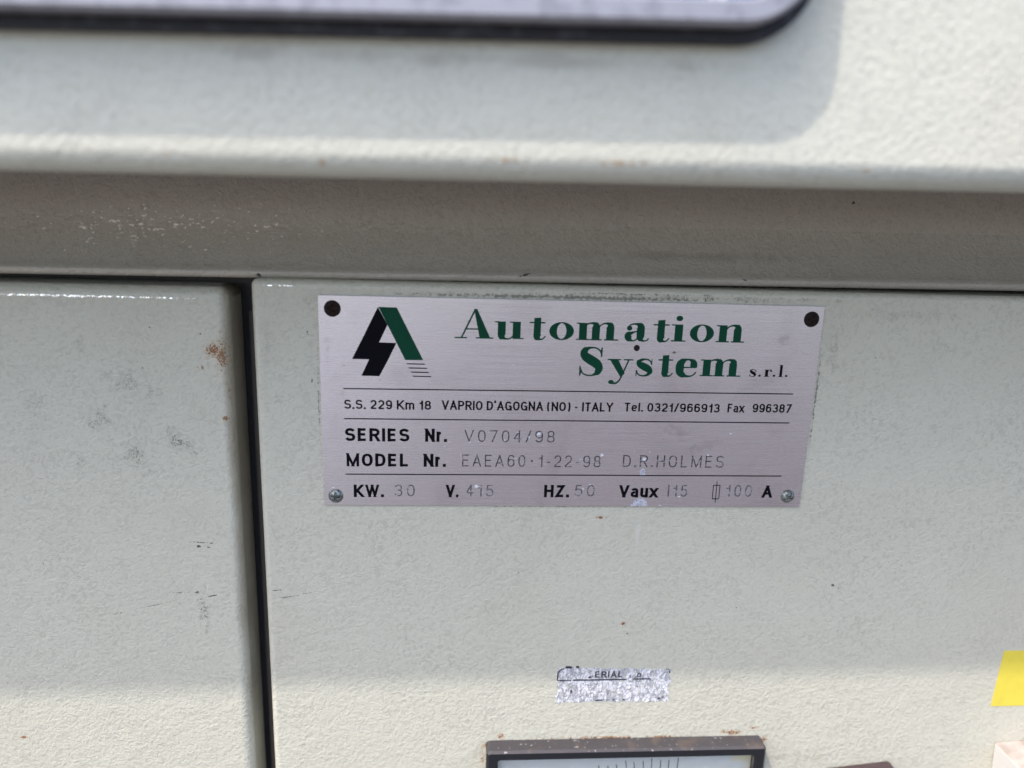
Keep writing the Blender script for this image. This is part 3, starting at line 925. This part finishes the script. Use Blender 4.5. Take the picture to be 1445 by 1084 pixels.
for q in ((-18.6, 8.0, 1.6, .62), (-15.2, 8.1, .8, .6), (-17.2, -3.1, .35, .9), (-5.6, -7.2, 2.1, .36), (.3, -7.1, .45, .3), (4.5, -7.1, .8, .34), (18.9, -6.7, .6, .45), (20.4, -6.2, .5, .25), (22.4, 5.6, .25, .8), (21.6, 6.6, 1, .18), (14, 2.3, 1.2, .18)): blot(*q)
link('border_remnants', bm, m_stkink.m, stk)
PRINT_Y = -0.02

# ------------------------------------------------------------------ yellow sticker at the right edge
bm = bmesh.new()
box(bm, 0, 42, -.18, .02, -26.2, 0)
ys = link('yellow_sticker', bm, m_yellow.m, None)
ys.location = (184.6 * MM, DOOR_Y * MM, -102.4 * MM)
ys.rotation_euler.y = math.radians(-.6)
# lean of the cut edge
for v in ys.data.vertices:
    if v.co.x < .001: v.co.x += (v.co.z + .0131) / .0262 * .0012
tag(ys, 'plain bright yellow rectangular sticker on the door above the white block', 'sticker')

# ------------------------------------------------------------------ panel meter
mt = empty('panel_meter', 'square black panel meter with dusty bezel and pale dial', 'meter', (29.3, DOOR_Y, -141.2))
mt.rotation_euler.y = math.radians(-.2)
MW2 = 57.2
out = rounded_rect(-MW2, MW2, -114, 0, 1.6, 5)
inn = rounded_rect(-MW2 + 4.6, MW2 - 4.6, -109.5, -4.2, 1.2, 5)
bm = bmesh.new()
ring_prism(bm, out, inn, -7.0, 0.0, .9)
for f in bm.faces:
    c = f.calc_center_median()
    f.normal_update()
    if c.z > -1.2: f.material_index = 1
link('bezel', bm, [m_bezel.m, m_dust.m], mt)
bm = bmesh.new()
box(bm, -MW2 + 4.7, MW2 - 4.7, -3.2, -.2, -109.4, -4.3)
dial = link('dial', bm, m_dial.m, mt)
bm = bmesh.new()
box(bm, -MW2 + 4.65, MW2 - 4.65, -5.6, -4.9, -109.4, -4.3)
link('glass', bm, m_glass.m, mt)
PRINT_Y = -3.24
bm = bmesh.new()
for i in range(19):
    ex = -44 + i * 3.65 + (0 if i % 2 else .2)
    lean = (ex - 18) * .10
    top = -7.0 - (ex - 16) ** 2 * .004 - (0 if i % 3 == 0 else 1.1)
    L, Rr = offsets([(ex - lean, -20 - (ex - 16) ** 2 * .004), (ex, top)], [.32, .32]); face(bm, [L[0], L[1], Rr[1], Rr[0]])
link('scale_marks', bm, m_black.m, dial)
bm = bmesh.new()
L, Rr = offsets([(4, -99), (-38, -40)], [1.2, .4]); face(bm, [L[0], L[1], Rr[1], Rr[0]])
for v in bm.verts: v.co.y -= .6
link('pointer', bm, m_black.m, mt)
PRINT_Y = -0.02

# ------------------------------------------------------------------ dark block right of the meter
sw = empty('switch_block', 'dark brown tilted plastic block low on the door right of the meter', 'switch', (143.8, DOOR_Y, -154.2))
sw.rotation_euler.y = math.radians(-6.6)
bm = bmesh.new()
box(bm, -29, 0, -9, 0, -40, 0, 1.0, 3)
link('housing', bm, m_brown.m, sw, False)
bm = bmesh.new()
box(bm, -25, -4, -10.5, -9.05, -36, -4, .8, 2)
link('rocker', bm, m_bezel.m, sw)

# ------------------------------------------------------------------ white block in the corner
wb = empty('white_block', 'white plastic block with grimy brown top under the yellow sticker', 'housing', (189.2, DOOR_Y, -146.2))
wb.rotation_euler.y = math.radians(-4)
bm = bmesh.new()
box(bm, 0, 46, -22, 0, -46, 0, .8, 3)
for f in bm.faces:
    if f.calc_center_median().z > -.3: f.material_index = 1
link('housing', bm, [m_whitebox.m, m_whitedirt.m], wb)
bm = bmesh.new()
box(bm, 5, 41, -23.2, -22.05, -41, -5, .5, 2)
link('front_cover', bm, m_whitebox.m, wb)
